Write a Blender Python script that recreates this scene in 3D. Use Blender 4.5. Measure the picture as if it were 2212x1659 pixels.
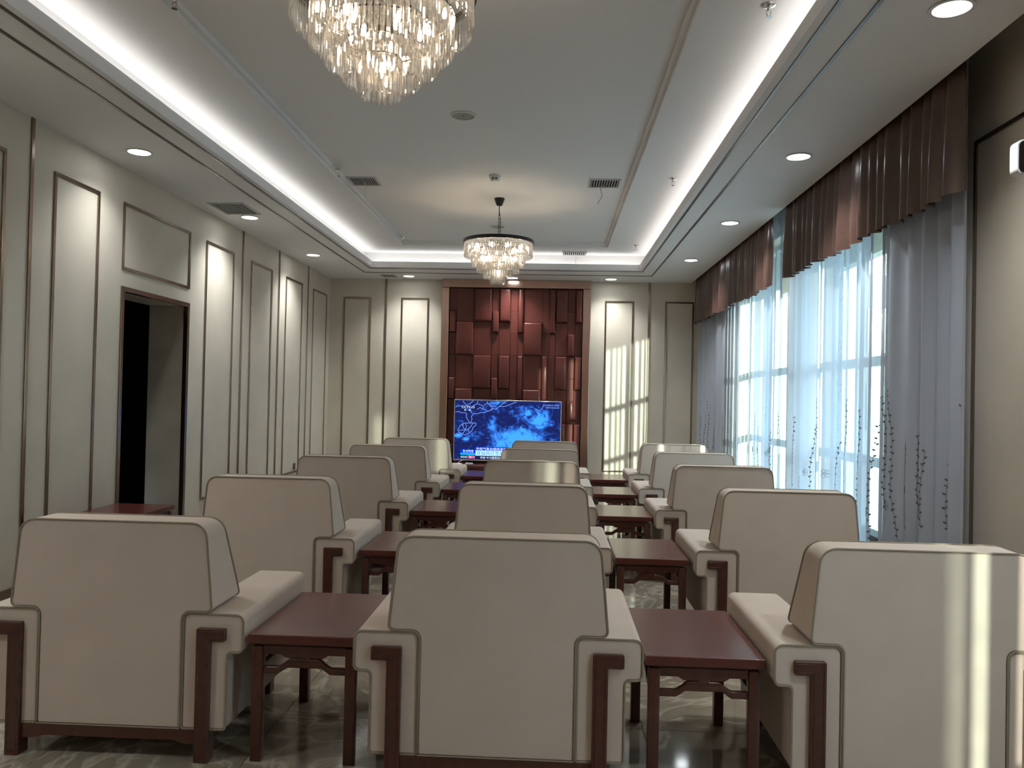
import bpy, bmesh, math, random
from math import sin, cos, pi, radians, sqrt
from mathutils import Vector, Matrix

random.seed(7)
S = bpy.context.scene
COL = S.collection
for o in list(bpy.data.objects):
    bpy.data.objects.remove(o)

# ------------------------------------------------------------------ camera
CAM_H = 1.45
F_PX = 1750.0
CF = Vector((-0.04925, 0.99868, 0.01463))
_yaw, _pit, _rol = -0.04925, 0.01463, 0.02162
CF = Vector((sin(_yaw) * cos(_pit), cos(_yaw) * cos(_pit), sin(_pit)))
_R = Vector((cos(_yaw), -sin(_yaw), 0))
_U = _R.cross(CF)
CR = _R * cos(_rol) + _U * sin(_rol)
CU = -_R * sin(_rol) + _U * cos(_rol)
cam_d = bpy.data.cameras.new('camera')
cam = bpy.data.objects.new('camera', cam_d)
COL.objects.link(cam)
m = Matrix.Identity(4)
for i in range(3):
    m[i][0] = CR[i]; m[i][1] = CU[i]; m[i][2] = -CF[i]
m[2][3] = CAM_H
cam.matrix_world = m
cam_d.sensor_fit = 'HORIZONTAL'
cam_d.sensor_width = 36.0
cam_d.lens = F_PX / 2212.0 * 36.0
cam_d.clip_start = 0.05
S.camera = cam

# ------------------------------------------------------------------ world, sun, exposure
SKY_STRENGTH = 2.6
SUN_STRENGTH = 6.5
COVE_STRENGTH = 2.1
SPOT_W = 27.0
S.view_settings.view_transform = 'Standard'
S.view_settings.look = 'None'
S.view_settings.gamma = 1.0
S.view_settings.use_curve_mapping = False
S.view_settings.exposure = 1.22
w = bpy.data.worlds.new('sky')
S.world = w
w.use_nodes = True
bg = w.node_tree.nodes['Background']
bg.inputs[0].default_value = (0.66, 0.82, 1.0, 1)
bg.inputs[1].default_value = SKY_STRENGTH
S.cycles.use_denoising = True
S.cycles.transparent_max_bounces = 20
S.cycles.max_bounces = 6
S.cycles.diffuse_bounces = 3
S.cycles.light_sampling_threshold = 0.03
S.cycles.glossy_bounces = 3
S.cycles.transmission_bounces = 5
S.cycles.adaptive_threshold = 0.05
S.cycles.caustics_reflective = False
S.cycles.caustics_refractive = False
S.cycles.sample_clamp_indirect = 6.0

SUN_K, SUN_E = 2.3, 0.315       # sunlight travels (-1, +K, -E)
sd = bpy.data.lights.new('sun', 'SUN')
sd.energy = SUN_STRENGTH
sd.angle = radians(0.9)
sd.color = (1.0, 0.93, 0.80)
sun = bpy.data.objects.new('sun', sd)
COL.objects.link(sun)
sun.rotation_euler = Vector((-1, SUN_K, -SUN_E)).to_track_quat('-Z', 'Y').to_euler()
sun.location = (20, -18, 8)

# ------------------------------------------------------------------ materials
def mat(name):
    mm = bpy.data.materials.new(name)
    mm.use_nodes = True
    nt = mm.node_tree
    b = nt.nodes['Principled BSDF']
    return mm, nt, b

def pbr(name, col, rough=0.5, metal=0.0, coat=0.0, var=0.0, vscale=3.0, bump=0.0, bscale=60.0, spec=0.5, stretch=(1, 1, 1), coords='Object'):
    mm, nt, b = mat(name)
    b.inputs['Base Color'].default_value = (*col, 1)
    b.inputs['Roughness'].default_value = rough
    b.inputs['Metallic'].default_value = metal
    b.inputs['Specular IOR Level'].default_value = spec
    if coat:
        b.inputs['Coat Weight'].default_value = coat
        b.inputs['Coat Roughness'].default_value = 0.12
    if var or bump:
        tc = nt.nodes.new('ShaderNodeTexCoord')
        mp = nt.nodes.new('ShaderNodeMapping')
        mp.inputs['Scale'].default_value = stretch
        if coords == 'World':
            ge = nt.nodes.new('ShaderNodeNewGeometry')
            nt.links.new(ge.outputs['Position'], mp.inputs[0])
        else:
            nt.links.new(tc.outputs[coords], mp.inputs[0])
    if var:
        n = nt.nodes.new('ShaderNodeTexNoise')
        n.inputs['Scale'].default_value = vscale
        n.inputs['Detail'].default_value = 6
        nt.links.new(mp.outputs[0], n.inputs['Vector'])
        r = nt.nodes.new('ShaderNodeValToRGB')
        r.color_ramp.elements[0].position = 0.3
        r.color_ramp.elements[1].position = 0.7
        r.color_ramp.elements[0].color = (*[c * (1 - var) for c in col], 1)
        r.color_ramp.elements[1].color = (*[min(1, c * (1 + var)) for c in col], 1)
        nt.links.new(n.outputs['Fac'], r.inputs[0])
        nt.links.new(r.outputs[0], b.inputs['Base Color'])
    if bump:
        n2 = nt.nodes.new('ShaderNodeTexNoise')
        n2.inputs['Scale'].default_value = bscale
        n2.inputs['Detail'].default_value = 3
        nt.links.new(mp.outputs[0], n2.inputs['Vector'])
        bp = nt.nodes.new('ShaderNodeBump')
        bp.inputs['Strength'].default_value = bump
        bp.inputs['Distance'].default_value = 0.01
        nt.links.new(n2.outputs['Fac'], bp.inputs['Height'])
        nt.links.new(bp.outputs[0], b.inputs['Normal'])
    return mm

def emit(name, col, s):
    mm, nt, b = mat(name)
    nt.nodes.remove(b)
    e = nt.nodes.new('ShaderNodeEmission')
    e.inputs[0].default_value = (*col, 1)
    e.inputs[1].default_value = s
    nt.links.new(e.outputs[0], nt.nodes['Material Output'].inputs[0])
    return mm

M = {}
M['wallpaper'] = pbr('wallpaper', (0.60, 0.53, 0.43), 0.62, var=0.055, vscale=2.4, bump=0.05, bscale=140, coords='World')
M['warm_bounce_wall'] = pbr('warm_bounce_wall', (0.66, 0.38, 0.22), 0.5, var=0.1, vscale=3, coords='World')  # unseen back wall, coloured warm to bounce light onto the chair backs
M['jamb_stone'] = pbr('jamb_stone', (0.42, 0.37, 0.29), 0.35, var=0.12, vscale=3, coords='World')
M['ceiling_paint'] = pbr('ceiling_paint', (0.76, 0.75, 0.745), 0.8, var=0.01, vscale=1.5, coords='World')
M['unlit_black'] = pbr('unlit_black', (0.02, 0.02, 0.022), 0.8, var=0.1)
M['bronze_trim'] = pbr('bronze_trim', (0.30, 0.235, 0.18), 0.22, metal=1.0, var=0.05, vscale=8)
M['dark_strip'] = pbr('dark_strip', (0.16, 0.14, 0.125), 0.3, metal=0.9, var=0.05)
M['rose_bronze'] = pbr('rose_bronze', (0.56, 0.385, 0.315), 0.2, metal=1.0, var=0.03, vscale=5)
M['leather'] = pbr('leather', (0.118, 0.030, 0.023), 0.29, spec=0.38, var=0.06, vscale=6, bump=0.06, bscale=220, coords='World')
M['fabric'] = pbr('fabric', (0.66, 0.555, 0.465), 0.9, var=0.035, vscale=5, bump=0.08, bscale=500, spec=0.2)
M['piping'] = pbr('piping', (0.33, 0.275, 0.21), 0.9, var=0.04, spec=0.2)  # same cloth as the chair, seam shade darkened into its colour
M['wood'] = pbr('wood', (0.085, 0.026, 0.018), 0.28, coat=0.25, var=0.22, vscale=5, stretch=(6, 1, 6), bump=0.02, bscale=60)
M['wood_top'] = pbr('wood_top', (0.115, 0.026, 0.020), 0.27, coat=0.2, var=0.07, vscale=3, stretch=(9, .6, 1))
M['black_metal'] = pbr('black_metal', (0.015, 0.014, 0.014), 0.4, metal=0.3, var=0.05)
M['black_plastic'] = pbr('black_plastic', (0.012, 0.012, 0.013), 0.3, var=0.05)
M['white_plastic'] = pbr('white_plastic', (0.68, 0.67, 0.63), 0.4, var=0.01)
M['grille_white'] = pbr('grille_white', (0.55, 0.54, 0.52), 0.5, var=0.01)
M['speaker_mesh'] = pbr('speaker_mesh', (0.38, 0.36, 0.34), 0.7, var=0.04, vscale=80)
M['vent_dark'] = pbr('vent_dark', (0.012, 0.012, 0.012), 0.9, var=0.1)
M['chrome'] = pbr('chrome', (0.55, 0.54, 0.52), 0.18, metal=1.0, var=0.02)
M['silver'] = pbr('silver', (0.72, 0.70, 0.66), 0.35, metal=0.6, var=0.01)
M['satin'] = pbr('satin', (0.085, 0.043, 0.032), 0.27, var=0.10, vscale=8, spec=0.65, bump=0.03, bscale=120)
M['embroidery'] = pbr('embroidery', (0.13, 0.115, 0.11), 0.85, var=0.1)
M['frame_white'] = pbr('frame_white', (0.62, 0.66, 0.64), 0.45, var=0.01)
M['ground'] = pbr('ground', (0.42, 0.41, 0.38), 0.9, var=0.1, vscale=0.5)
M['facade'] = pbr('facade', (0.55, 0.56, 0.55), 0.8, var=0.03, vscale=0.5)
M['facade_glass'] = pbr('facade_glass', (0.28, 0.50, 0.53), 0.2, var=0.05)
M['red_thread'] = pbr('red_thread', (0.5, 0.10, 0.08), 0.7, var=0.05)
M['white_thread'] = pbr('white_thread', (0.7, 0.68, 0.65), 0.7, var=0.02)
M['downlight_glow'] = emit('downlight_glow', (0.90, 0.97, 1.0), 9.0)
M['bulb'] = emit('bulb', (1.0, 0.79, 0.55), 80.0)
M['cove_led'] = emit('cove_led', (1.0, 0.975, 0.94), COVE_STRENGTH)
M['red_led'] = emit('red_led', (1.0, 0.05, 0.06), 3.0)

# marble
mm, nt, b = mat('marble')
ge = nt.nodes.new('ShaderNodeNewGeometry'); oi = nt.nodes.new('ShaderNodeObjectInfo')
va = nt.nodes.new('ShaderNodeVectorMath'); va.operation = 'MULTIPLY_ADD'
cx = nt.nodes.new('ShaderNodeCombineXYZ')
nt.links.new(oi.outputs['Random'], cx.inputs[2])
va.inputs[1].default_value = (1, 1, 1)
nt.links.new(ge.outputs['Position'], va.inputs[0]); nt.links.new(cx.outputs[0], va.inputs[2])
n1 = nt.nodes.new('ShaderNodeTexNoise'); n1.inputs['Scale'].default_value = 1.6; n1.inputs['Detail'].default_value = 8; n1.inputs['Distortion'].default_value = 1.6
nt.links.new(va.outputs[0], n1.inputs['Vector'])
r1 = nt.nodes.new('ShaderNodeValToRGB')
e = r1.color_ramp.elements
e[0].position = 0.30; e[0].color = (0.20, 0.17, 0.125, 1)
e[1].position = 0.72; e[1].color = (0.46, 0.40, 0.31, 1)
x = e.new(0.47); x.color = (0.33, 0.285, 0.215, 1)
x = e.new(0.50); x.color = (0.56, 0.49, 0.38, 1)
x = e.new(0.53); x.color = (0.30, 0.255, 0.19, 1)
nt.links.new(n1.outputs['Fac'], r1.inputs[0]); nt.links.new(r1.outputs[0], b.inputs['Base Color'])
b.inputs['Roughness'].default_value = 0.07
M['marble'] = mm
M['grout'] = pbr('grout', (0.10, 0.09, 0.075), 0.8, var=0.1)

# glass pane: clear with a faint reflection
def thin_glass(name, tint, gloss):
    mm, nt, b = mat(name)
    nt.nodes.remove(b)
    t = nt.nodes.new('ShaderNodeBsdfTransparent'); t.inputs[0].default_value = (*tint, 1)
    g = nt.nodes.new('ShaderNodeBsdfGlossy'); g.inputs[1].default_value = 0.02
    mx = nt.nodes.new('ShaderNodeMixShader'); mx.inputs[0].default_value = gloss
    nt.links.new(t.outputs[0], mx.inputs[1]); nt.links.new(g.outputs[0], mx.inputs[2])
    nt.links.new(mx.outputs[0], nt.nodes['Material Output'].inputs[0])
    return mm
M['pane_glass'] = thin_glass('pane_glass', (0.86, 0.97, 0.95), 0.05)

# crystal: part clear, part refracting, part mirror-like facet
mm, nt, b = mat('crystal')
nt.nodes.remove(b)
t = nt.nodes.new('ShaderNodeBsdfTransparent'); t.inputs[0].default_value = (0.97, 0.96, 0.94, 1)
g = nt.nodes.new('ShaderNodeBsdfGlass'); g.inputs['Roughness'].default_value = 0.02; g.inputs['IOR'].default_value = 1.55
gl = nt.nodes.new('ShaderNodeBsdfGlossy'); gl.inputs[1].default_value = 0.10
m1 = nt.nodes.new('ShaderNodeMixShader'); m1.inputs[0].default_value = 0.45
m2 = nt.nodes.new('ShaderNodeMixShader'); m2.inputs[0].default_value = 0.16
nt.links.new(t.outputs[0], m1.inputs[1]); nt.links.new(g.outputs[0], m1.inputs[2])
nt.links.new(m1.outputs[0], m2.inputs[1]); nt.links.new(gl.outputs[0], m2.inputs[2])
tr = nt.nodes.new('ShaderNodeBsdfTranslucent'); tr.inputs[0].default_value = (1.0, .97, .92, 1)
m3 = nt.nodes.new('ShaderNodeMixShader'); m3.inputs[0].default_value = 0.05
nt.links.new(m2.outputs[0], m3.inputs[1]); nt.links.new(tr.outputs[0], m3.inputs[2])
nt.links.new(m3.outputs[0], nt.nodes['Material Output'].inputs[0])
M['crystal'] = mm

# sheer voile: its openness per pleat is stored on the mesh
mm, nt, b = mat('sheer_voile')
nt.nodes.remove(b)
at = nt.nodes.new('ShaderNodeAttribute'); at.attribute_name = 'openness'
t = nt.nodes.new('ShaderNodeBsdfTransparent'); t.inputs[0].default_value = (0.96, 0.98, 1.0, 1)
df = nt.nodes.new('ShaderNodeBsdfDiffuse'); df.inputs[0].default_value = (0.72, 0.77, 0.87, 1)
tl = nt.nodes.new('ShaderNodeBsdfTranslucent'); tl.inputs[0].default_value = (0.50, 0.55, 0.66, 1)
m1 = nt.nodes.new('ShaderNodeMixShader'); m1.inputs[0].default_value = 0.5
m2 = nt.nodes.new('ShaderNodeMixShader')
nz = nt.nodes.new('ShaderNodeTexNoise'); nz.inputs['Scale'].default_value = 35; nz.inputs['Detail'].default_value = 2
ge = nt.nodes.new('ShaderNodeNewGeometry')
mp = nt.nodes.new('ShaderNodeMapping'); mp.inputs['Scale'].default_value = (1, 1, 0.35)
nt.links.new(ge.outputs['Position'], mp.inputs[0]); nt.links.new(mp.outputs[0], nz.inputs['Vector'])
mr = nt.nodes.new('ShaderNodeMapRange'); mr.inputs[1].default_value = 0.3; mr.inputs[2].default_value = 0.7; mr.inputs[3].default_value = 0.88; mr.inputs[4].default_value = 1.10
nt.links.new(nz.outputs['Fac'], mr.inputs[0])
mu = nt.nodes.new('ShaderNodeMath'); mu.operation = 'MULTIPLY'; mu.use_clamp = True
nt.links.new(at.outputs['Fac'], mu.inputs[0]); nt.links.new(mr.outputs[0], mu.inputs[1])
iv = nt.nodes.new('ShaderNodeMath'); iv.operation = 'SUBTRACT'; iv.inputs[0].default_value = 1.0
nt.links.new(mu.outputs[0], iv.inputs[1])
nt.links.new(df.outputs[0], m1.inputs[1]); nt.links.new(tl.outputs[0], m1.inputs[2])
nt.links.new(iv.outputs[0], m2.inputs[0])
nt.links.new(t.outputs[0], m2.inputs[1]); nt.links.new(m1.outputs[0], m2.inputs[2])
nt.links.new(m2.outputs[0], nt.nodes['Material Output'].inputs[0])
M['sheer'] = mm

# ------------------------------------------------------------------ mesh helpers
class MB:
    def __init__(s): s.v = []; s.f = []
    def add(s, vs, fs):
        o = len(s.v); s.v += [tuple(v) for v in vs]; s.f += [tuple(i + o for i in f) for f in fs]; return s
    def box(s, x0, x1, y0, y1, z0, z1):
        return s.add([(x0, y0, z0), (x1, y0, z0), (x1, y1, z0), (x0, y1, z0), (x0, y0, z1), (x1, y0, z1), (x1, y1, z1), (x0, y1, z1)],
                     [(0, 3, 2, 1), (4, 5, 6, 7), (0, 1, 5, 4), (1, 2, 6, 5), (2, 3, 7, 6), (3, 0, 4, 7)])
    def prism_y(s, poly, y0, y1):            # poly in (x, z), counter-clockwise seen from -Y
        n = len(poly)
        f0 = y0 if callable(y0) else (lambda x, z: y0)
        f1 = y1 if callable(y1) else (lambda x, z: y1)
        vs = [(x, f0(x, z), z) for x, z in poly] + [(x, f1(x, z), z) for x, z in poly]
        fs = [tuple(range(n)), tuple(range(2 * n - 1, n - 1, -1))]
        fs += [(i, i + n, (i + 1) % n + n, (i + 1) % n) for i in range(n)]
        return s.add(vs, fs)
    def prism_x(s, poly, x0, x1):            # poly in (y, z)
        n = len(poly)
        vs = [(x0, y, z) for y, z in poly] + [(x1, y, z) for y, z in poly]
        fs = [tuple(range(n)), tuple(range(2 * n - 1, n - 1, -1))]
        fs += [(i, i + n, (i + 1) % n + n, (i + 1) % n) for i in range(n)]
        return s.add(vs, fs)
    def lathe(s, prof, n=24, c=(0, 0, 0), cap=False):   # prof list of (r, z)
        k = len(prof); vs = []
        for i in range(n):
            a = 2 * pi * i / n
            vs += [(c[0] + r * cos(a), c[1] + r * sin(a), c[2] + z) for r, z in prof]
        fs = []
        for i in range(n):
            j = (i + 1) % n
            for q in range(k - 1):
                fs.append((i * k + q, j * k + q, j * k + q + 1, i * k + q + 1))
        if cap and prof[0][0] > 1e-5: fs.append(tuple(i * k for i in reversed(range(n))))
        if cap and prof[-1][0] > 1e-5: fs.append(tuple(i * k + k - 1 for i in range(n)))
        return s.add(vs, fs)
    def tube(s, pts, r, n=6, closed=False):
        P = [Vector(p) for p in pts]; N = len(P); vs = []; fs = []
        up = None
        for i in range(N):
            if closed: d = P[(i + 1) % N] - P[i - 1]
            else: d = P[min(i + 1, N - 1)] - P[max(i - 1, 0)]
            d.normalize()
            if up is None:
                up = Vector((0, 0, 1)) if abs(d.z) < 0.9 else Vector((0, 1, 0))
            a = d.cross(up)
            if a.length < 1e-6: a = d.orthogonal()
            a.normalize(); bb = a.cross(d).normalized(); up = bb
            vs += [P[i] + (a * cos(2 * pi * k / n) + bb * sin(2 * pi * k / n)) * r for k in range(n)]
        for i in range(N if closed else N - 1):
            j = (i + 1) % N
            for k in range(n):
                l = (k + 1) % n
                fs.append((i * n + k, i * n + l, j * n + l, j * n + k))
        if not closed:
            fs.append(tuple(reversed(range(n)))); fs.append(tuple((N - 1) * n + k for k in range(n)))
        return s.add(vs, fs)
    def mesh(s, name, bevel=0.0, seg=2, smooth=True, ang=38):
        me = bpy.data.meshes.new(name)
        me.from_pydata(s.v, [], s.f)
        bm = bmesh.new(); bm.from_mesh(me)
        bmesh.ops.recalc_face_normals(bm, faces=bm.faces)
        if bevel:
            ed = [e for e in bm.edges if len(e.link_faces) == 2 and e.calc_face_angle(0) > radians(35)]
            bmesh.ops.bevel(bm, geom=ed, offset=bevel, segments=seg, profile=0.5, affect='EDGES', clamp_overlap=True)
        bm.to_mesh(me); bm.free()
        if smooth:
            me.shade_smooth(); me.set_sharp_from_angle(angle=radians(ang))
        return me
    def obj(s, name, mt, parent=None, bevel=0.0, seg=2, smooth=True, ang=38):
        o = link(name, s.mesh(name, bevel, seg, smooth, ang), mt, parent)
        return even_normals(o) if bevel and smooth else o

def even_normals(o):
    w_ = o.modifiers.new('even_normals', 'WEIGHTED_NORMAL'); w_.weight = 100; w_.keep_sharp = True
    return o
def link(name, me, mt, parent=None):
    o = bpy.data.objects.new(name, me)
    if mt is not None and not me.materials:
        me.materials.append(M[mt] if isinstance(mt, str) else mt)
    COL.objects.link(o)
    if parent is not None: o.parent = parent
    return o
def tag(o, label, cat, group=None, kind=None):
    o['label'] = label; o['category'] = cat
    if group: o['group'] = group
    if kind: o['kind'] = kind
    return o
def thing(name, label, cat, loc=(0, 0, 0), rz=0.0, group=None):
    o = bpy.data.objects.new(name, None)
    o.empty_display_size = 0.1
    COL.objects.link(o); o.location = loc; o.rotation_euler = (0, 0, rz)
    return tag(o, label, cat, group)
def struct(o): o['kind'] = 'structure'; return o
def copy_tree(o, parent=None):
    c = o.copy(); COL.objects.link(c); c.parent = parent
    for ch in list(o.children): copy_tree(ch, c)
    return c
def fillet(poly, rad, n=5):
    """round every corner of a closed polygon; rad is one number or a list"""
    out = []; N = len(poly)
    for i in range(N):
        r = rad[i] if isinstance(rad, (list, tuple)) else rad
        p = Vector(poly[i]); a = Vector(poly[i - 1]) - p; b2 = Vector(poly[(i + 1) % N]) - p
        if r <= 0: out.append(tuple(p)); continue
        la, lb = a.length, b2.length; a /= la; b2 /= lb
        ang = math.acos(max(-1, min(1, a.dot(b2))))
        d = min(r / math.tan(ang / 2), la * 0.49, lb * 0.49); rr = d * math.tan(ang / 2)
        c = p + (a + b2).normalized() * (rr / sin(ang / 2))
        s0 = p + a * d - c; s1 = p + b2 * d - c
        a0 = math.atan2(s0.y, s0.x); a1 = math.atan2(s1.y, s1.x)
        da = (a1 - a0 + pi) % (2 * pi) - pi
        for k in range(n + 1):
            t = a0 + da * k / n
            out.append((c.x + rr * cos(t), c.y + rr * sin(t)))
    return out

# ------------------------------------------------------------------ room constants
XL, XR, YB, YF = -3.57, 2.43, -5.2, 12.78
ZS, ZU, ZP = 3.272, 3.503, 3.553           # soffit, cove ceiling, centre panel
LX0, LX1, LY0, LY1 = -2.63, 1.212, -3.9, 11.58   # lip rectangle
SX = 2.146                                  # soffit edge at the curtain pocket

# ------------------------------------------------------------------ floor
fl = struct(MB().box(XL - .3, XR + .4, YB - .3, YF + .3, -.12, -.004).obj('floor', 'grout', smooth=False))
T = 0.80
tile_me = {}
ix0 = -5
y = YB
row = 0
while y < YF - 1e-6:
    y1 = min(y + T, YF); x = XL; c = 0
    while x < XR - 1e-6:
        x1 = min(x + T, XR)
        key = (round(x1 - x, 3), round(y1 - y, 3))
        if key not in tile_me:
            tile_me[key] = MB().box(.001, key[0] - .001, .001, key[1] - .001, -.02, 0).mesh('floor_tile', bevel=.0012, seg=1)
        t = even_normals(link('tile', tile_me[key], 'marble', fl)); t.location = (x, y, 0)
        x = x1; c += 1
    y = y1

# ------------------------------------------------------------------ walls
DY0, DY1, DZ = 6.519, 7.75, 2.277           # doorway in the left wall
mb = MB()
mb.box(XL - .38, XL, YB, DY0, 0, 3.7).box(XL - .38, XL, DY1, YF, 0, 3.7).box(XL - .38, XL, DY0, DY1, DZ, 3.7)
wl = struct(mb.obj('wall_left', 'wallpaper', smooth=False))
struct(MB().box(XL - .5, XR + .5, YF, YF + .2, 0, 3.7).obj('wall_far', 'wallpaper', smooth=False))
struct(MB().box(XL - .5, XR + .5, YB - .2, YB, 0, 3.7).obj('wall_back', 'warm_bounce_wall', smooth=False))
WIN = [(8.44, 10.67), (6.05, 7.95), (0.0, 1.75)]   # window openings in the right wall; last one unseen, added for sunlight
WZ0, WZ1 = 0.40, 3.235
XG = 2.60
mb = MB(); last = YB
for a, b2 in sorted(WIN):
    mb.box(XR, XR + .30, last, a, 0, 3.75); last = b2
    mb.box(XR, XR + .30, a, b2, 0, WZ0).box(XR, XR + .30, a, b2, WZ1, 3.75)
mb.box(XR, XR + .30, last, YF, 0, 3.75)
struct(mb.obj('wall_right', 'wallpaper', smooth=False))
# unlit corridor behind the doorway, its darkness put into near-black walls
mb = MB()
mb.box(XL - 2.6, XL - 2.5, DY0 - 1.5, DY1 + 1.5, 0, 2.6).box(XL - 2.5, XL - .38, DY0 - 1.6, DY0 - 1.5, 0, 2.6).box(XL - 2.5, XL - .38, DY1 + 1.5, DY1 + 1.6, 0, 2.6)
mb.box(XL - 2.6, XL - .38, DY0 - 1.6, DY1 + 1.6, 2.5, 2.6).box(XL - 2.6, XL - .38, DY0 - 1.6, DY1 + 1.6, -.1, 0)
struct(mb.obj('wall_corridor', 'unlit_black', smooth=False))
# jamb lining and bronze architrave
dr = struct(MB().box(XL - .375, XL - .005, DY0, DY0 + .02, 0, DZ - .02).box(XL - .375, XL - .005, DY1 - .02, DY1, 0, DZ - .02).box(XL - .375, XL - .005, DY0, DY1, DZ - .02, DZ).obj('door_1', 'jamb_stone', smooth=False))
MB().box(XL - .03, XL + .014, DY0 - .012, DY0 + .03, 0, DZ + .012).box(XL - .03, XL + .014, DY1 - .03, DY1 + .012, 0, DZ + .012).box(XL - .03, XL + .014, DY0 + .03, DY1 - .03, DZ - .03, DZ + .012).obj('architrave', 'bronze_trim', dr, bevel=.003)

# ------------------------------------------------------------------ ceiling
cl = struct(MB().box(XL, XR, YB, YF, ZP + .0, ZP + .12).obj('ceiling', 'ceiling_paint', smooth=False))
def ring(x0, x1, y0, y1, X0, X1, Y0, Y1, z0, z1, mb=None):
    mb = mb or MB()     # frame between inner rect (lower case) and outer rect (upper case)
    mb.box(X0, X1, Y0, y0, z0, z1).box(X0, X1, y1, Y1, z0, z1).box(X0, x0, y0, y1, z0, z1).box(x1, X1, y0, y1, z0, z1)
    return mb
c = .15
PX0, PX1, PY0, PY1 = -2.09, .72, -3.35, 11.02
ring(LX0, LX1, LY0, LY1, XL, SX, YB, YF, ZS, ZS + .028).obj('soffit', 'ceiling_paint', cl, smooth=False)
ring(LX0, LX1, LY0, LY1, LX0 - .022, LX1 + .022, LY0 - .022, LY1 + .022, ZS + .028, ZS + .082).obj('cove_lip', 'ceiling_paint', cl, smooth=False)
ring(LX0 - c, LX1 + c, LY0 - c, LY1 + c, XL, SX, YB, YF, ZS + .028, ZP).obj('cove_back', 'ceiling_paint', cl, smooth=False)
ring(PX0, PX1, PY0, PY1, LX0 - c, LX1 + c, LY0 - c, LY1 + c, ZU, ZP).obj('cove_ceiling', 'ceiling_paint', cl, smooth=False)
MB().box(SX, XR, YB, YF, ZS + .45, ZP + .45).obj('curtain_pocket', 'ceiling_paint', cl, smooth=False)
# stepped moulding around the raised centre panel
ring(PX0, PX1, PY0, PY1, PX0 - .035, PX1 + .035, PY0 - .035, PY1 + .035, ZU - .014, ZU).obj('panel_moulding', 'ceiling_paint', cl, smooth=False)
ring(PX0 + .03, PX1 - .03, PY0 + .03, PY1 - .03, PX0, PX1, PY0, PY1, ZU + .018, ZP).obj('panel_step', 'ceiling_paint', cl, smooth=False)
# inlaid metal strips of the soffit
tn = [0]
def trim(mb, mt='bronze_trim', bevel=.002):
    tn[0] += 1
    return struct(mb.obj('trim_%d' % tn[0], mt, bevel=bevel, seg=1))
def rect_strip(off, wd, far):
    mb = MB()
    return ring(LX0 - off, LX1 + off, LY0 - off, LY1 + far, LX0 - off - wd, LX1 + off + wd, LY0 - off - wd, LY1 + far + wd * 1.6, ZS - .006, ZS + .004)
trim(rect_strip(.045, .022, .085), 'dark_strip')
trim(rect_strip(.225, .024, .50), 'dark_strip')
# cove light strips lying on the shelf behind the lip
def led(x0, x1, y0, y1, lab):
    o = thing('cove_light', lab, 'light strip', ((x0 + x1) / 2, (y0 + y1) / 2, ZS + .028), group='cove light strips')
    hx, hy = (x1 - x0) / 2, (y1 - y0) / 2
    MB().box(-hx, hx, -hy, hy, 0, .006).obj('base', 'white_plastic', o, smooth=False)
    MB().box(-hx + .004, hx - .004, -hy + .004, hy - .004, .006, .012).obj('diffuser', 'cove_led', o, smooth=False)
led(LX0 - .145, LX0 - .045, LY0, LY1, 'white cove light strip hidden above the ceiling edge beside the doorway wall')
led(LX1 + .045, LX1 + .145, LY0, LY1, 'white cove light strip hidden above the ceiling edge on the window side')
led(LX0, LX1, LY1 + .045, LY1 + .145, 'white cove light strip hidden above the ceiling edge at the television wall')
led(LX0, LX1, LY0 - .145, LY0 - .045, 'white cove light strip hidden above the ceiling edge behind the viewer')

# ------------------------------------------------------------------ wall trims
BW = .026
def frame_left(y0, y1, z0, z1, xw=XL, sgn=1):
    xa, xb = (xw, xw + .012) if sgn > 0 else (xw - .012, xw)
    mb = MB().box(xa, xb, y0, y1, z1 - BW, z1).box(xa, xb, y0, y1, z0, z0 + BW).box(xa, xb, y0, y0 + BW, z0 + BW, z1 - BW).box(xa, xb, y1 - BW, y1, z0 + BW, z1 - BW)
    trim(mb)
ZT, ZB0 = 2.98, .315
for a, b2 in ((5.577, 6.156), (8.12, 8.85), (9.363, 10.083), (10.611, 11.323), (11.846, 12.567), (4.36, 5.065), (3.1, 3.8), (1.85, 2.56)):
    frame_left(a, b2, ZB0, ZT)
frame_left(6.51, 7.758, 2.426, 2.987)
for yy in (5.325, 9.102, 10.342, 11.591, 4.08, 2.83):
    trim(MB().box(XL, XL + .012, yy - .016, yy + .016, .10, ZS))
def frame_far(x0, x1, z0, z1):
    ya, yb = YF - .012, YF
    trim(MB().box(x0, x1, ya, yb, z1 - BW, z1).box(x0, x1, ya, yb, z0, z0 + BW).box(x0, x0 + BW, ya, yb, z0 + BW, z1 - BW).box(x1 - BW, x1, ya, yb, z0 + BW, z1 - BW))
for a, b2 in ((-3.35, -2.904), (-2.425, -1.978), (.808, 1.26), (1.747, 2.193)):
    frame_far(a, b2, .29, 2.975)
for xx in (-2.668, 1.498):
    trim(MB().box(xx - .016, xx + .016, YF - .012, YF, .10, ZS))
frame_left(3.52, 4.81, ZB0, 2.985, XR, -1)
# skirting
struct(MB().box(XL, XL + .014, YB, DY0 - .012, 0, .10).box(XL, XL + .014, DY1 + .012, YF, 0, .10).obj('baseboard_left', 'bronze_trim', bevel=.003))
struct(MB().box(XL, -1.77, YF - .014, YF, 0, .10).box(.59, XR, YF - .014, YF, 0, .10).obj('baseboard_far', 'bronze_trim', bevel=.003))
struct(MB().box(XR - .014, XR, YB, YF, 0, .10).obj('baseboard_right', 'bronze_trim', bevel=.003))

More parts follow.
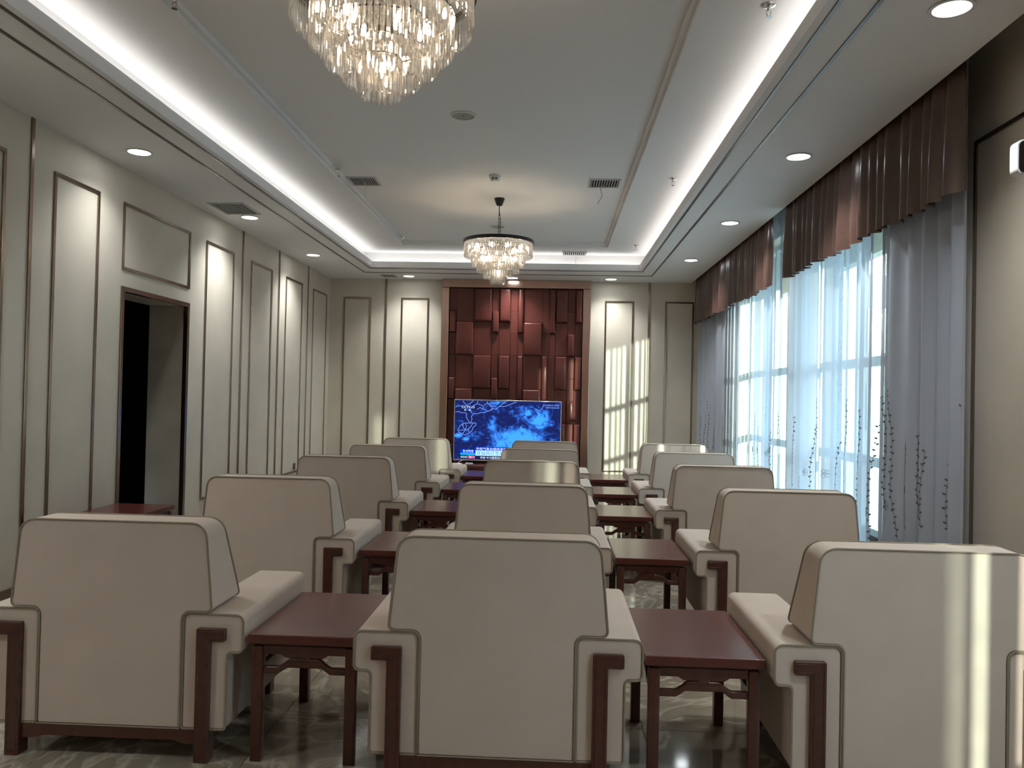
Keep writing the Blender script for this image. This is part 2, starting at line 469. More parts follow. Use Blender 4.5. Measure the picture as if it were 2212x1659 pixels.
# ------------------------------------------------------------------ windows
for k, (a, b2) in enumerate(WIN):
    mb = MB(); fw = .055
    mb.box(XG - .03, XG + .03, a, a + fw, WZ0, WZ1).box(XG - .03, XG + .03, b2 - fw, b2, WZ0, WZ1)
    mb.box(XG - .03, XG + .03, a + fw, b2 - fw, WZ1 - fw, WZ1).box(XG - .03, XG + .03, a + fw, b2 - fw, WZ0, WZ0 + fw)
    wn = struct(mb.obj('window_%d' % (k + 1), 'frame_white', bevel=.004))
    MB().box(XR - .02, XG - .03, a, b2, WZ0 - .03, WZ0).obj('sill', 'frame_white', wn, bevel=.004)
    nb = 3 if b2 - a > 2.6 else 2
    ys = [a + fw + (b2 - a - 2 * fw) * i / nb for i in range(nb + 1)]
    zs = [WZ0 + fw, .985, 1.79, WZ1 - fw] if k < 2 else [WZ0 + fw, WZ1 - fw]
    for z in zs[1:-1]:
        MB().box(XG - .028, XG + .028, a + fw, b2 - fw, z - .04, z + .04).obj('transom', 'frame_white', wn, bevel=.004)
    for yy in (ys[1:-1] if k < 2 else []):
        MB().box(XG - .026, XG + .026, yy - .03, yy + .03, WZ0 + fw, WZ1 - fw).obj('mullion', 'frame_white', wn, bevel=.004)
    for i in range(nb):
        for j in range(len(zs) - 1):
            MB().box(XG - .003, XG + .003, ys[i] + (.03 if i else 0), ys[i + 1] - (.03 if i < nb - 1 else 0), zs[j] + (.04 if j else 0), zs[j + 1] - (.04 if j < len(zs) - 2 else 0)).obj('pane', 'pane_glass', wn, smooth=False)

# ------------------------------------------------------------------ outside
struct(MB().box(XR + .32, 90, -60, 120, -.6, -.5).obj('ground', 'ground', smooth=False))
struct(MB().box(3.22, 3.34, -6, 14, 2.965, 3.6).box(XR + .3, 3.34, -6, 14, 3.6, 3.72).obj('added_sun_block', 'facade', smooth=False))  # added beam outside, cuts the sun off level with the valances
bd = thing('office_building', 'pale building with cyan windows seen through the near sheer curtain', 'building', (15.0, 30.0, -.5))
MB().box(-7.0, 16, 0, 10, 0, 12).obj('wall', 'facade', bd, bevel=.05, seg=1)
wm = MB().box(0, 1.9, -.06, .02, 0, 1.6).mesh('facade_window')
for i in range(8):
    for j in range(4):
        o = link('window', wm, 'facade_glass', bd); o.location = (-6.4 + i * 2.8, 0, 1.0 + j * 2.8)

# ================================================================== armchairs
def make_chair():
    t = thing('armchair', '', 'armchair')
    # backrest: T-shaped padded slab, wedge-shaped from the side
    half = [(.286, .125), (.286, .578), (.405, .578), (.372, .925)]
    poly = half + [(-x, z) for x, z in reversed(half)]
    poly = fillet(poly, [0, .03, .022, .062, .062, .022, .03, 0])
    def yb(x, z): return .0
    def yf(x, z):
        if z < .56: return .18
        k = max(0, min(1, (z - .578) / .347)); return .285 - .125 * k
    bk = MB().prism_y(poly, yb, yf).obj('backrest', 'fabric', t, bevel=.011, seg=2, ang=50)
    up = [p for p in poly]
    pts = [(x * 1.0, -.001, z) for x, z in up]
    MB().tube(pts, 0.0037, 5, closed=True).obj('piping', 'piping', bk)
    top = [(x, yf(x, z) + .001, z) for x, z in poly if z > .57]
    MB().tube(top, 0.0037, 5).obj('piping', 'piping', bk)
    # seat
    MB().box(-.29, .29, .16, .80, .17, .30).obj('seat_base', 'fabric', t, bevel=.02)
    MB().box(-.288, .288, .20, .83, .30, .435).obj('seat_cushion', 'fabric', t, bevel=.035, seg=3)
    for s in (1, -1):
        pr = [(.292, .125), (.467, .125), (.467, .425), (.53, .425), (.53, .572), (.292, .572)]
        pr = fillet(pr, [.008, .012, .016, .022, .03, .026])
        if s < 0: pr = [(-x, z) for x, z in reversed(pr)]
        def af(x, z): return .80 if z > .40 else .785
        ar = MB().prism_y(pr, .004, af).obj('armrest', 'fabric', t, bevel=.012, seg=2, ang=50)
        MB().tube([(x, .002, z) for x, z in pr], .004, 5, closed=True).obj('piping', 'piping', ar)
        L = [(.350, 0), (.405, 0), (.405, .470), (.463, .470), (.463, .520), (.350, .520)]
        L = fillet(L, [.002, .002, .004, .006, .006, .006], 3)
        if s < 0: L = [(-x, z) for x, z in reversed(L)]
        lg = MB().prism_y(L, -.016, .05).obj('leg', 'wood', t, bevel=.003, seg=1)
        g = [(.360, .02), (.395, .02), (.395, .480), (.453, .480), (.453, .510), (.360, .510)]
        MB().tube([(s * x, -.0165, z) for x, z in g], .0022, 4, closed=True).obj('bead', 'wood', lg, smooth=False)
        MB().box(s * .37 - .03, s * .37 + .03, .715, .775, 0, .13).obj('leg', 'wood', t, bevel=.006)
        MB().box(s * .37 - .02, s * .37 + .02, .05, .715, .075, .125).obj('side_rail', 'wood', t, bevel=.004)
    rr = [(-.350, .066), (-.30, .066), (-.26, .078), (.26, .078), (.30, .066), (.350, .066), (.350, .125), (-.350, .125)]
    MB().prism_y(rr, .0, .035).obj('rear_rail', 'wood', t, bevel=.003)
    MB().box(-.35, .35, .735, .765, .075, .13).obj('front_rail', 'wood', t, bevel=.003)
    return t
cols = {'left': ((-1.71, 3.112, .004), (-1.692, 4.807, .0), (-1.671, 6.506, 0), (-1.629, 8.039, 0), (-1.58, 9.434, 0)),
        'middle': ((-.180, 2.972, 0), (-.156, 4.765, 0), (-.150, 6.51, 0), (-.106, 8.0, 0), (-.067, 9.40, 0)),
        'right': ((1.354, 2.98, 0), (1.389, 4.777, 0), (1.371, 6.466, 0), (1.40, 7.962, 0), (1.437, 9.449, 0))}
side_txt = {'left': 'on the doorway side', 'middle': 'in the middle file', 'right': 'on the curtain side'}
row_txt = ('first row, closest to the viewer', 'second row from the viewer', 'third row of five', 'fourth row, second from the television', 'last row before the television')
proto = None
for sd_, lst in cols.items():
    for i, (x, y, a) in enumerate(lst):
        if proto is None: proto = ch = make_chair()
        else: ch = copy_tree(proto)
        ch.location = (x, y, 0); ch.rotation_euler = (0, 0, a)
        tag(ch, 'cream armchair with dark wooden legs %s, %s' % (side_txt[sd_], row_txt[i]), 'armchair', 'cream armchairs in three files of five')

# ================================================================== side tables
def make_table(wx, dy):
    t = thing('side_table', '', 'side table')
    hx, hy = wx / 2, dy / 2
    MB().box(-hx, hx, -hy, hy, .462, .50).obj('tabletop', 'wood_top', t, bevel=.007, seg=2)
    MB().box(-hx + .03, hx - .03, -hy + .03, hy - .03, .448, .464).obj('waist', 'wood', t, bevel=.003)
    lm = MB().box(-.021, .021, -.021, .021, 0, .45).mesh('leg', bevel=.004)
    for sx in (-1, 1):
        for sy in (-1, 1):
            o = link('leg', lm, 'wood', t); o.location = (sx * (hx - .036), sy * (hy - .036), 0)
    def side(L, horizontal, off):
        h = L / 2
        ap = [(-h, .418), (-.095, .418), (-.075, .405), (.075, .405), (.095, .418), (h, .418), (h, .452), (-h, .452)]
        def bar():
            lo = [(-h, .343), (-h * .62, .343), (-h * .42, .366), (h * .42, .366), (h * .62, .343), (h, .343)]
            hi = [(x, z + .026) for x, z in reversed(lo)]
            return lo + hi
        st = [(-.075, .390), (.075, .390), (.055, .402), (.022, .402), (.022, .407), (-.022, .407), (-.022, .402), (-.055, .402)]
        mk = (lambda p: MB().prism_y(p, off - .011, off + .011)) if horizontal else (lambda p: MB().prism_x(p, off - .011, off + .011))
        mk(ap).obj('apron', 'wood', t, bevel=.002, seg=1)
        b3 = mk(bar()).obj('stretcher', 'wood', t, bevel=.003, seg=1)
        mk(st).obj('strut', 'wood', b3, bevel=.002, seg=1)
    for s in (-1, 1):
        side(2 * (hx - .057), True, s * (hy - .036))
        side(2 * (hy - .057), False, s * (hx - .036))
    return t
tp = None
tabL = ((-.945, 3.117), (-.924, 4.86), (-.911, 6.56), (-.868, 8.08), (-.824, 9.47))
tabR = ((.587, 3.033), (.617, 4.86), (.611, 6.56), (.647, 8.05), (.685, 9.47))
for sd_, lst in (('between the doorway-side and middle armchairs', tabL), ('between the middle and curtain-side armchairs', tabR)):
    for i, (x, y) in enumerate(lst):
        if tp is None: tp = tb = make_table(.44, .69)
        else: tb = copy_tree(tp)
        tb.location = (x, y + .345, 0)
        tag(tb, 'dark red wooden side table %s, %s' % (sd_, row_txt[i].split(',')[0] if i != 3 else 'fourth row'), 'side table', 'dark wooden side tables')
tb = make_table(.49, .74)
tb.location = (XL + .265, 6.135, 0)
tag(tb, 'dark red wooden side table standing against the wall beside the doorway', 'side table', 'dark wooden side tables')

# ================================================================== leather feature wall
FX0, FX1 = -1.762, .581
fw_ = thing('upholstered_wall_panel', 'wine brown padded leather wall panel in a bronze frame behind the television', 'wall panel', (0, YF, 0))
IX0, IX1, IZ1 = -1.642, .459, 3.142
MB().box(IX0, IX1, -.03, 0, .02, IZ1).obj('backing', 'black_plastic', fw_, smooth=False)
for x0, x1 in ((FX0, IX0), (IX1, FX1)):
    MB().box(x0, x1, -.11, 0, 0, IZ1 - .002).obj('frame_post', 'rose_bronze', fw_, bevel=.012)
MB().box(FX0, FX1, -.115, 0, IZ1, ZS - .002).obj('frame_head', 'rose_bronze', fw_, bevel=.006)
colx = [140, 230, 455, 683, 775, 920, 1012, 1085, 1322, 1412, 1488, 1640, 1732, 1825]
colx2 = [140, 230, 455, 683, 775, 920, 1012, 1085, 1322, 1395, 1488, 1640, 1732, 1825]
sx = (IX1 - IX0) / (1825 - 140)
u = .1755
def tile(x0, x1, z0, z1, raised):
    gp = .0025; x0 += gp; x1 -= gp; z0 += gp; z1 -= gp
    d = .055 if raised else .014
    if raised:
        r = .03
        mb = MB()
        n = 6; vs = []; fs = []
        prof = [(0, 0), (0, .032), (.004, .050), (.011, .063), (.022, .071), (.036, .075)]
        for ins, dep in prof:
            i2 = min(ins, (x1 - x0) * .42)
            vs += [(x0 + i2, -.03 - dep, z0 + ins), (x1 - i2, -.03 - dep, z0 + ins), (x1 - i2, -.03 - dep, z1 - ins), (x0 + i2, -.03 - dep, z1 - ins)]
        for k in range(len(prof) - 1):
            for q in range(4):
                fs.append((k * 4 + q, k * 4 + (q + 1) % 4, k * 4 + 4 + (q + 1) % 4, k * 4 + 4 + q))
        fs.append(tuple(len(vs) - 4 + q for q in range(4)))
        mb.add(vs, fs).obj('leather_tile', 'leather', fw_, ang=44)
    else:
        MB().box(x0, x1, -.046, -.03, z0, z1).obj('leather_tile', 'leather', fw_, bevel=.003, seg=1)
# per column: spans (in sixths of a period) and whether they stand proud
PAT = ['00:2 1:2 0:2', '0:3 1:3', '1:3 0:3', '0:2 1:2 0:2', '1:3 0:3', '0:2 0:2 0:2', '1:4 0:2', '0:3 1:3', '0:2 0:2 0:2', '1:4 0:2', '1:3 0:3', '0:2 0:2 1:2', '1:3 0:3']
for p in range(3):
    cx_ = colx2 if p % 2 else colx
    for ci, s in enumerate(PAT):
        if p % 2 and ci in (8, 9): s = PAT[17 - ci]
        z = IZ1 - .006 - p * 6 * u
        for q in s.split():
            r_, n_ = q.split(':')
            z0 = z - int(n_) * u
            if z0 > -.05:
                tile(IX0 + (cx_[ci] - 140) * sx, IX0 + (cx_[ci + 1] - 140) * sx, max(z0, .022), z, int(r_) == 1)
            z = z0

# ================================================================== television console and its devices
con = thing('tv_console', 'low dark wooden console standing under the television', 'cabinet', (-.66, 12.42, 0))
MB().box(-1.0, 1.0, -.24, .22, .345, .385).obj('top', 'wood_top', con, bevel=.006)
MB().box(-.97, .97, -.21, .20, .02, .06).obj('plinth', 'wood', con, bevel=.004)
for x0 in (-.97, -.34, .31, .94):
    MB().box(x0, x0 + .03, -.21, .20, .06, .345).obj('divider', 'wood', con, bevel=.003)
MB().box(-.94, .94, .18, .20, .06, .345).obj('back', 'wood', con, bevel=.002)
for x0, x1 in ((-.938, -.342), (.342, .938)):
    d = MB().box(x0, x1, -.225, -.205, .065, .34).obj('drawer', 'wood', con, bevel=.004)
    MB().lathe([(.0, -.03), (.012, -.028), (.014, -.018), (.006, -.008), (.006, 0)], 12).obj('knob', 'bronze_trim', d).matrix_local = Matrix.Translation(((x0 + x1) / 2, -.225, .2)) @ Matrix.Rotation(-pi / 2, 4, 'X')
stb = thing('set_top_box', 'small white box standing on the console under the television', 'set-top box', (-1.232, 12.26, .385))
MB().box(-.055, .055, -.045, .045, .004, .034).obj('body', 'white_plastic', stb, bevel=.005)
MB().box(-.045, .02, -.0465, -.044, .009, .013).obj('slot', 'black_plastic', stb, smooth=False)
for a in (-.04, .04): MB().box(a - .008, a + .008, -.03, .03, 0, .004).obj('foot', 'black_plastic', stb, smooth=False)
rt = thing('router', 'flat white router with a cable on the console beside the end armchair', 'router', (-1.42, 12.27, .385))
MB().lathe([(.06, 0), (.085, .006), (.088, .014), (.08, .022), (.0, .026)], 24).obj('body', 'white_plastic', rt)
MB().tube([(.0, .05, .015), (.02, .09, .03), (.05, .13, .05), (.08, .16, .07)], .004, 6).obj('cable', 'white_plastic', rt)

# ================================================================== television
TVX0, TVX1, TVZ0, TVZ1 = -1.517, .157, .428, 1.380
TY = 12.60
tw, th = TVX1 - TVX0, TVZ1 - TVZ0
tv = thing('television', 'large flat television with silver rim showing a blue storm map', 'television', ((TVX0 + TVX1) / 2, TY, .385))
zb = TVZ0 - .385; zt = TVZ1 - .385; hw = tw / 2
MB().box(-hw, hw, .0, .035, zb, zt).obj('body', 'black_plastic', tv, bevel=.004)
ring_ = MB().box(-hw, hw, -.006, .004, zt - .013, zt).box(-hw, hw, -.006, .004, zb, zb + .02).box(-hw, -hw + .012, -.006, .004, zb + .02, zt - .013).box(hw - .012, hw, -.006, .004, zb + .02, zt - .013)
ring_.obj('rim', 'silver', tv, bevel=.0015, seg=1)
for s in (-1, 1):
    MB().box(s * .55 - .015, s * .55 + .015, -.10, .12, 0, .012).box(s * .55 - .012, s * .55 + .012, .0, .03, .012, zb + .02).obj('stand', 'black_plastic', tv, bevel=.002)
SX0, SX1, SZ0, SZ1 = -hw + .012, hw - .012, zb + .02, zt - .013
sw, sh = SX1 - SX0, SZ1 - SZ0
# screen picture: blue satellite clouds
mm, nt, b = mat('storm_screen')
nt.nodes.remove(b)
L = nt.links
tc = nt.nodes.new('ShaderNodeTexCoord')
mp = nt.nodes.new('ShaderNodeMapping'); mp.vector_type = 'POINT'
mp.inputs['Location'].default_value = (-SX0 / sw, 0, -SZ0 / sh); mp.inputs['Scale'].default_value = (1 / sw, 0, 1 / sh)
L.new(tc.outputs['Object'], mp.inputs[0])
def math_n(op, a, b2=None, clamp=False):
    n = nt.nodes.new('ShaderNodeMath'); n.operation = op; n.use_clamp = clamp
    for i, v in enumerate((a, b2)):
        if v is None: continue
        if isinstance(v, (int, float)): n.inputs[i].default_value = v
        else: L.new(v, n.inputs[i])
    return n.outputs[0]
nz1 = nt.nodes.new('ShaderNodeTexNoise'); nz1.inputs['Scale'].default_value = 6.5; nz1.inputs['Detail'].default_value = 7; nz1.inputs['Distortion'].default_value = 1.8; nz1.inputs['Roughness'].default_value = .62
mp2 = nt.nodes.new('ShaderNodeMapping'); mp2.inputs['Scale'].default_value = (1.75, 1, 1)
L.new(mp.outputs[0], mp2.inputs[0]); L.new(mp2.outputs[0], nz1.inputs['Vector'])
tot = None
for (bx, bz, rx, rz, wgt) in ((.62, .33, .26, .24, 1.0), (.80, .68, .13, .20, .75), (.36, .58, .05, .22, .55), (.46, .30, .16, .22, .45), (.66, .80, .12, .14, .45), (.03, .40, .05, .05, .8), (.11, .34, .045, .04, .7), (.20, .38, .08, .10, .35), (.90, .30, .07, .14, .35), (.40, .97, .10, .04, .55)):
    mpi = nt.nodes.new('ShaderNodeMapping'); mpi.inputs['Location'].default_value = (-bx / rx, 0, -bz / rz); mpi.inputs['Scale'].default_value = (1 / rx, 0, 1 / rz)
    L.new(mp.outputs[0], mpi.inputs[0])
    vl = nt.nodes.new('ShaderNodeVectorMath'); vl.operation = 'LENGTH'; L.new(mpi.outputs[0], vl.inputs[0])
    f = math_n('SUBTRACT', 1.15, vl.outputs['Value'], True)
    f = math_n('MULTIPLY', f, wgt)
    tot = f if tot is None else math_n('MAXIMUM', tot, f)
nn = math_n('SUBTRACT', nz1.outputs['Fac'], .5); nn = math_n('MULTIPLY', nn, 1.9)
tot = math_n('ADD', tot, nn)
cr = nt.nodes.new('ShaderNodeValToRGB'); L.new(tot, cr.inputs[0])
e = cr.color_ramp.elements
e[0].position = .0; e[0].color = (.010, .016, .10, 1)
e[1].position = .62; e[1].color = (.055, .36, 1.0, 1)
q = e.new(.16); q.color = (.012, .035, .22, 1)
q = e.new(.36); q.color = (.03, .14, .62, 1)
em = nt.nodes.new('ShaderNodeEmission'); em.inputs[1].default_value = 0.54
L.new(cr.outputs[0], em.inputs[0]); L.new(em.outputs[0], nt.nodes['Material Output'].inputs[0])
M['storm'] = mm
scr = MB().box(SX0, SX1, -.004, -.001, SZ0, SZ1).obj('screen', 'storm', tv, smooth=False)
M['tv_white'] = emit('tv_white', (.75, .86, 1.0), 0.62)
M['tv_line'] = emit('tv_line', (.20, .36, 1.0), 0.59)
M['tv_blue'] = emit('tv_blue', (.0, .03, .55), 0.62)
M['tv_cyan'] = emit('tv_cyan', (.0, .42, 1.0), 0.62)
M['tv_pale'] = emit('tv_pale', (.42, .75, 1.0), 0.62)
M['tv_dark'] = emit('tv_dark', (.008, .012, .06), 0.62)
M['tv_red'] = emit('tv_red', (.42, .03, .12), 0.62)
M['tv_ink'] = emit('tv_ink', (.01, .05, .22), 0.62)
def uv(a, c_): return SX0 + a * sw, SZ1 - c_ * sh
def bar(name, a0, a1, c0, c1, mt, d=.0052):
    x0, z1 = uv(a0, c0); x1, z0 = uv(a1, c1)
    MB().box(x0, x1, -d, -.0041, z0, z1).obj(name, mt, tv, smooth=False)
def text(body, a0, a1, c0, c1, mt, name='caption', d=.0062):
    cu = bpy.data.curves.new(name, 'FONT'); cu.body = body; cu.size = 1.0
    to = bpy.data.objects.new(name, cu); COL.objects.link(to)
    bpy.context.view_layer.update()
    dg = bpy.context.evaluated_depsgraph_get()
    me = bpy.data.meshes.new_from_object(to.evaluated_get(dg))
    bpy.data.objects.remove(to)
    if not me.vertices: return
    xs = [v.co.x for v in me.vertices]; ys = [v.co.y for v in me.vertices]
    x0, z1 = uv(a0, c0); x1, z0 = uv(a1, c1)
    for v in me.vertices:
        v.co = Vector((x0 + (v.co.x - min(xs)) / (max(xs) - min(xs)) * (x1 - x0), -d, z0 + (v.co.y - min(ys)) / (max(ys) - min(ys)) * (z1 - z0)))
    me.materials.clear()
    link(name, me, mt, tv)
def Z4(x, y):   # reading of the screen from the photograph: fraction of screen width / height
    a = (x - 178) / (1852 - 178); return a, (y - (100 + 35 * a)) / (938 - 10 * 0)
coast = [[(190, 290), (240, 280), (290, 305), (340, 300), (372, 320), (360, 350), (378, 400), (400, 440), (440, 455), (455, 400), (440, 360), (470, 320), (530, 318), (590, 300), (640, 305), (690, 285), (740, 265), (790, 230), (830, 250), (860, 215), (900, 200), (960, 205), (1010, 190), (1080, 160), (1150, 140)],
         [(300, 110), (330, 150), (360, 180), (420, 160), (450, 130), (470, 105)], [(470, 190), (530, 160), (540, 115)], [(530, 250), (580, 220), (620, 240), (640, 210), (590, 180), (540, 165)],
         [(620, 240), (690, 270)], [(690, 110), (690, 150), (640, 190)], [(720, 190), (770, 210), (760, 260)], [(690, 150), (760, 190), (830, 200)], [(880, 205), (940, 160), (980, 120)], [(190, 215), (240, 195), (300, 200)], [(470, 200), (420, 240), (440, 300)],
         [(235, 560), (265, 510), (310, 480), (350, 465), (400, 470), (470, 465), (520, 470), (510, 510), (470, 540), (455, 590), (410, 630), (350, 655), (300, 640), (250, 610), (235, 560)],
         [(310, 480), (320, 540), (355, 575), (250, 580)], [(355, 575), (370, 520), (350, 465)], [(355, 575), (400, 560), (440, 520), (470, 465)], [(400, 560), (410, 630)], [(300, 640), (340, 600), (355, 575)], [(1580, 190), (1560, 230), (1540, 260)], [(1460, 240), (1500, 270), (1540, 265)]]
for pl in coast:
    pts = []
    for (px, py) in pl:
        a, c_ = Z4(px, py); x, z = uv(a, max(0.01, c_)); pts.append((x, -.0045, z))
    fine = [pts[0]]
    for p0, p1 in zip(pts, pts[1:]):
        mid = tuple((p0[i] + p1[i]) / 2 for i in range(3))
        fine += [(mid[0] + random.uniform(-.005, .005), mid[1], mid[2] + random.uniform(-.005, .005)), p1]
    MB().tube(fine, .0034, 4).obj('map_line', 'tv_line', tv, smooth=False)
bar('caption_bar', .205, .60, .785, .845, 'tv_blue'); bar('caption_bar', .205, .62, .845, .935, 'tv_pale'); bar('caption_bar', .05, .62, .935, 1.0, 'tv_dark')
bar('caption_bar', .06, .20, .83, .895, 'tv_blue'); bar('caption_bar', .06, .20, .895, .925, 'tv_cyan'); bar('caption_bar', .13, .20, .93, .985, 'tv_red', .0056)
text('中央气象台继续发布台风', .213, .56, .795, .838, 'tv_white')
text('双台风已生成', .213, .475, .855, .925, 'tv_ink')
text('东方时空', .085, .185, .838, .888, 'tv_white')
text('8月24日', .065, .125, .945, .98, 'tv_white')
text('20:11', .142, .195, .945, .98, 'tv_white')
text('传信 中力量暨动海', .25, .46, .948, .985, 'tv_white')
text('CCTV·13', .065, .185, .095, .135, 'tv_white')
text('新', .09, .108, .15, .18, 'tv_white'); text('闻', .13, .148, .15, .18, 'tv_white')
text('2023/08/24 20:00', .83, .985, .045, .07, 'tv_line'); text('气象卫星云图', .85, .985, .085, .11, 'tv_line')

# ================================================================== chandeliers
TIERS = [(.362, .005, .162, 97), (.286, .10, .252, 76), (.225, .175, .322, 60), (.153, .24, .385, 41), (.077, .29, .445, 20)]
def prism_mesh(h):
    a, b2 = .0088, .0055
    vs = []; lv = [(0, .55), (.008, 1), (h - .014, 1), (h, .45)]
    for z, k in lv:
        vs += [(-a * k, -b2 * .4 * k, -z), (0, -b2 * k, -z), (a * k, -b2 * .4 * k, -z), (a * k, b2 * .6 * k, -z), (-a * k, b2 * .6 * k, -z)]
    fs = [(4, 3, 2, 1, 0), (15, 16, 17, 18, 19)]
    for k in range(3):
        for q in range(5):
            r = (q + 1) % 5
            fs.append((k * 5 + q, k * 5 + r, k * 5 + 5 + r, k * 5 + 5 + q))
    return vs, fs
def chandelier(loc, zring, label, single):
    t = thing('chandelier', label, 'chandelier', loc, group='tiered crystal chandeliers')
    zr = zring - loc[2]            # ring height relative to the canopy top (negative)
    MB().lathe([(.0, 0), (.056, 0), (.056, -.008), (.030, -.075), (.0, -.08)], 28).obj('canopy', 'black_metal', t)
    MB().lathe([(.005, -.075), (.005, -.185)], 10).obj('rod', 'black_metal', t)
    z = -.185; k = 0
    lk = []
    for i in range(20): 
        a = 2 * pi * i / 20
        lk.append((.009 * cos(a), .021 * sin(a)))
    m0 = MB().tube([(x, 0, zz) for x, zz in lk], .0028, 5, closed=True).mesh('chain_link')
    m1_ = MB().tube([(0, x, zz) for x, zz in lk], .0028, 5, closed=True).mesh('chain_link')
    while z - .02 > zr + .03:
        o = link('chain_link', m1_ if k % 2 else m0, 'black_metal', t); o.location = (0, 0, z - .016); z -= .034; k += 1
    MB().tube([(.004, 0, -.15), (.016, .004, -.24), (.020, .0, -.33), (.010, 0, zr + .02)], .003, 6).obj('cable', 'black_metal', t)
    rg = MB(); R1 = .377
    rg.lathe([(R1 - .012, zr + .018), (R1, zr + .018), (R1, zr - .018), (R1 - .012, zr - .018), (R1 - .012, zr + .018)], 64)
    for i in range(3):
        a = pi * i / 3
        rg.tube([(-(R1 - .01) * cos(a), -(R1 - .01) * sin(a), zr), ((R1 - .01) * cos(a), (R1 - .01) * sin(a), zr)], .006, 6)
    rg.lathe([(.0, zr + .03), (.022, zr + .026), (.022, zr - .02), (.0, zr - .022)], 16)
    rg.obj('ring_frame', 'black_metal', t)
    for (r, z0, z1, n) in TIERS[1:]:
        h = MB().lathe([(r + .002, zr - z0 + .006), (r + .002, zr - z0), (r - .004, zr - z0), (r - .004, zr - z0 + .006), (r + .002, zr - z0 + .006)], 40)
        for i in range(4):
            a = pi / 4 + pi * i / 2
            h.tube([(r * cos(a), r * sin(a), zr - z0 + .003), (r * cos(a), r * sin(a), zr)], .002, 5)
        h.obj('tier_hoop', 'black_metal', t)
    for (r, z0, z1, n) in TIERS:
        vs, fs = prism_mesh(z1 - z0)
        if single:
            me = MB().add(vs, fs).mesh('crystal_prism', smooth=False)
            for i in range(n):
                a = 2 * pi * (i + .5 * (n % 3)) / n
                o = link('crystal_prism', me, 'crystal', t)
                o.location = (r * cos(a), r * sin(a), zr - z0); o.rotation_euler = (0, random.uniform(-.02, .02), a + pi / 2 + random.uniform(-.12, .12))
        else:
            mb = MB()
            for i in range(n):
                a = 2 * pi * i / n; cc, ss = cos(a + pi / 2), sin(a + pi / 2)
                mb.add([(r * cos(a) + x * cc - y * ss, r * sin(a) + x * ss + y * cc, zz + zr - z0) for x, y, zz in vs], fs)
            mb.obj('crystal_tier', 'crystal', t, smooth=False)
    bm_ = MB().lathe([(.0, -.042), (.007, -.039), (.0098, -.028), (.008, -.014), (.005, 0)], 10).mesh('bulb')
    sm = MB().lathe([(.0, .0), (.011, .0), (.011, .035), (.0, .035)], 10).mesh('lamp_socket')
    for i, (rr, zz) in enumerate([(.25, -.045)] * 9 + [(.15, -.15)] * 5 + [(.0, -.30)]):
        a = 2 * pi * i / (9 if i < 9 else 5) + .3
        o = link('bulb', bm_, 'bulb', t); o.location = (rr * cos(a), rr * sin(a), zr + zz)
        o = link('lamp_socket', sm, 'black_metal', t); o.location = (rr * cos(a), rr * sin(a), zr + zz)
    return t
chandelier((-.60, 8.60, ZP), 3.083, 'whole tiered crystal chandelier hanging by a chain near the television wall', False)
chandelier((-.72, -2.15, ZP), 3.083, 'added chandelier behind the viewer, out of the picture, warming the first row', False)  # unseen lamp added for warm light on the nearest chair backs
chandelier((-.712, 3.22, ZP), 3.083, 'large tiered crystal chandelier cut by the top of the picture', True)

# ================================================================== downlights
def make_downlight():
    t = thing('downlight', '', 'downlight')
    MB().lathe([(.082, .0), (.098, -.002), (.100, -.006), (.094, -.009), (.082, -.007)], 40).obj('bezel', 'white_plastic', t)
    MB().lathe([(.0, -.004), (.083, -.004)], 40).obj('diffuser', 'downlight_glow', t)
    return t
dp = None
DL = [(-3.22, 6.08, 'above the doorway wall, first in view'), (-3.217, 8.365, 'above the doorway wall, beside the air grille'), (-3.214, 10.63, 'above the doorway wall, near its far corner'),
      (1.795, 3.781, 'over the curtains, largest, at the picture edge'), (1.792, 6.082, 'over the curtains, second from the viewer'), (1.788, 8.38, 'over the curtains, third from the viewer'), (1.78, 10.65, 'over the curtains, nearest the television wall'),
      (.872, 12.456, 'over the television wall, on its curtain side'), (-2.249, 12.43, 'over the television wall, on its doorway side'), (-.643, 12.46, 'over the leather panel, half behind the far chandelier'),
      (-3.22, 3.80, 'above the doorway wall, out of view beside the viewer'), (-3.22, 1.5, 'added unseen above the doorway wall, behind the viewer'), (1.79, 1.5, 'added unseen over the curtains, behind the viewer'), (-3.22, -3.1, 'added unseen over the back wall corner on the doorway side'), (1.79, -3.1, 'added unseen over the back wall corner on the curtain side'), (-.7, -4.85, 'added unseen over the middle of the back wall')]  # those behind the viewer are added unseen, to light the back
for (x, y, lab) in DL:
    if dp is None: dp = d = make_downlight()
    else: d = copy_tree(dp)
    d.location = (x, y, ZS)
    tag(d, 'round white downlight ' + lab, 'downlight', 'round recessed downlights')
    ld = bpy.data.lights.new('downlight_beam', 'SPOT'); ld.energy = SPOT_W; ld.color = (.92, .975, 1.0)
    ld.spot_size = radians(125); ld.spot_blend = .9; ld.shadow_soft_size = .085
    lo = bpy.data.objects.new('downlight_beam', ld); COL.objects.link(lo); lo.parent = d; lo.location = (0, 0, -.02)

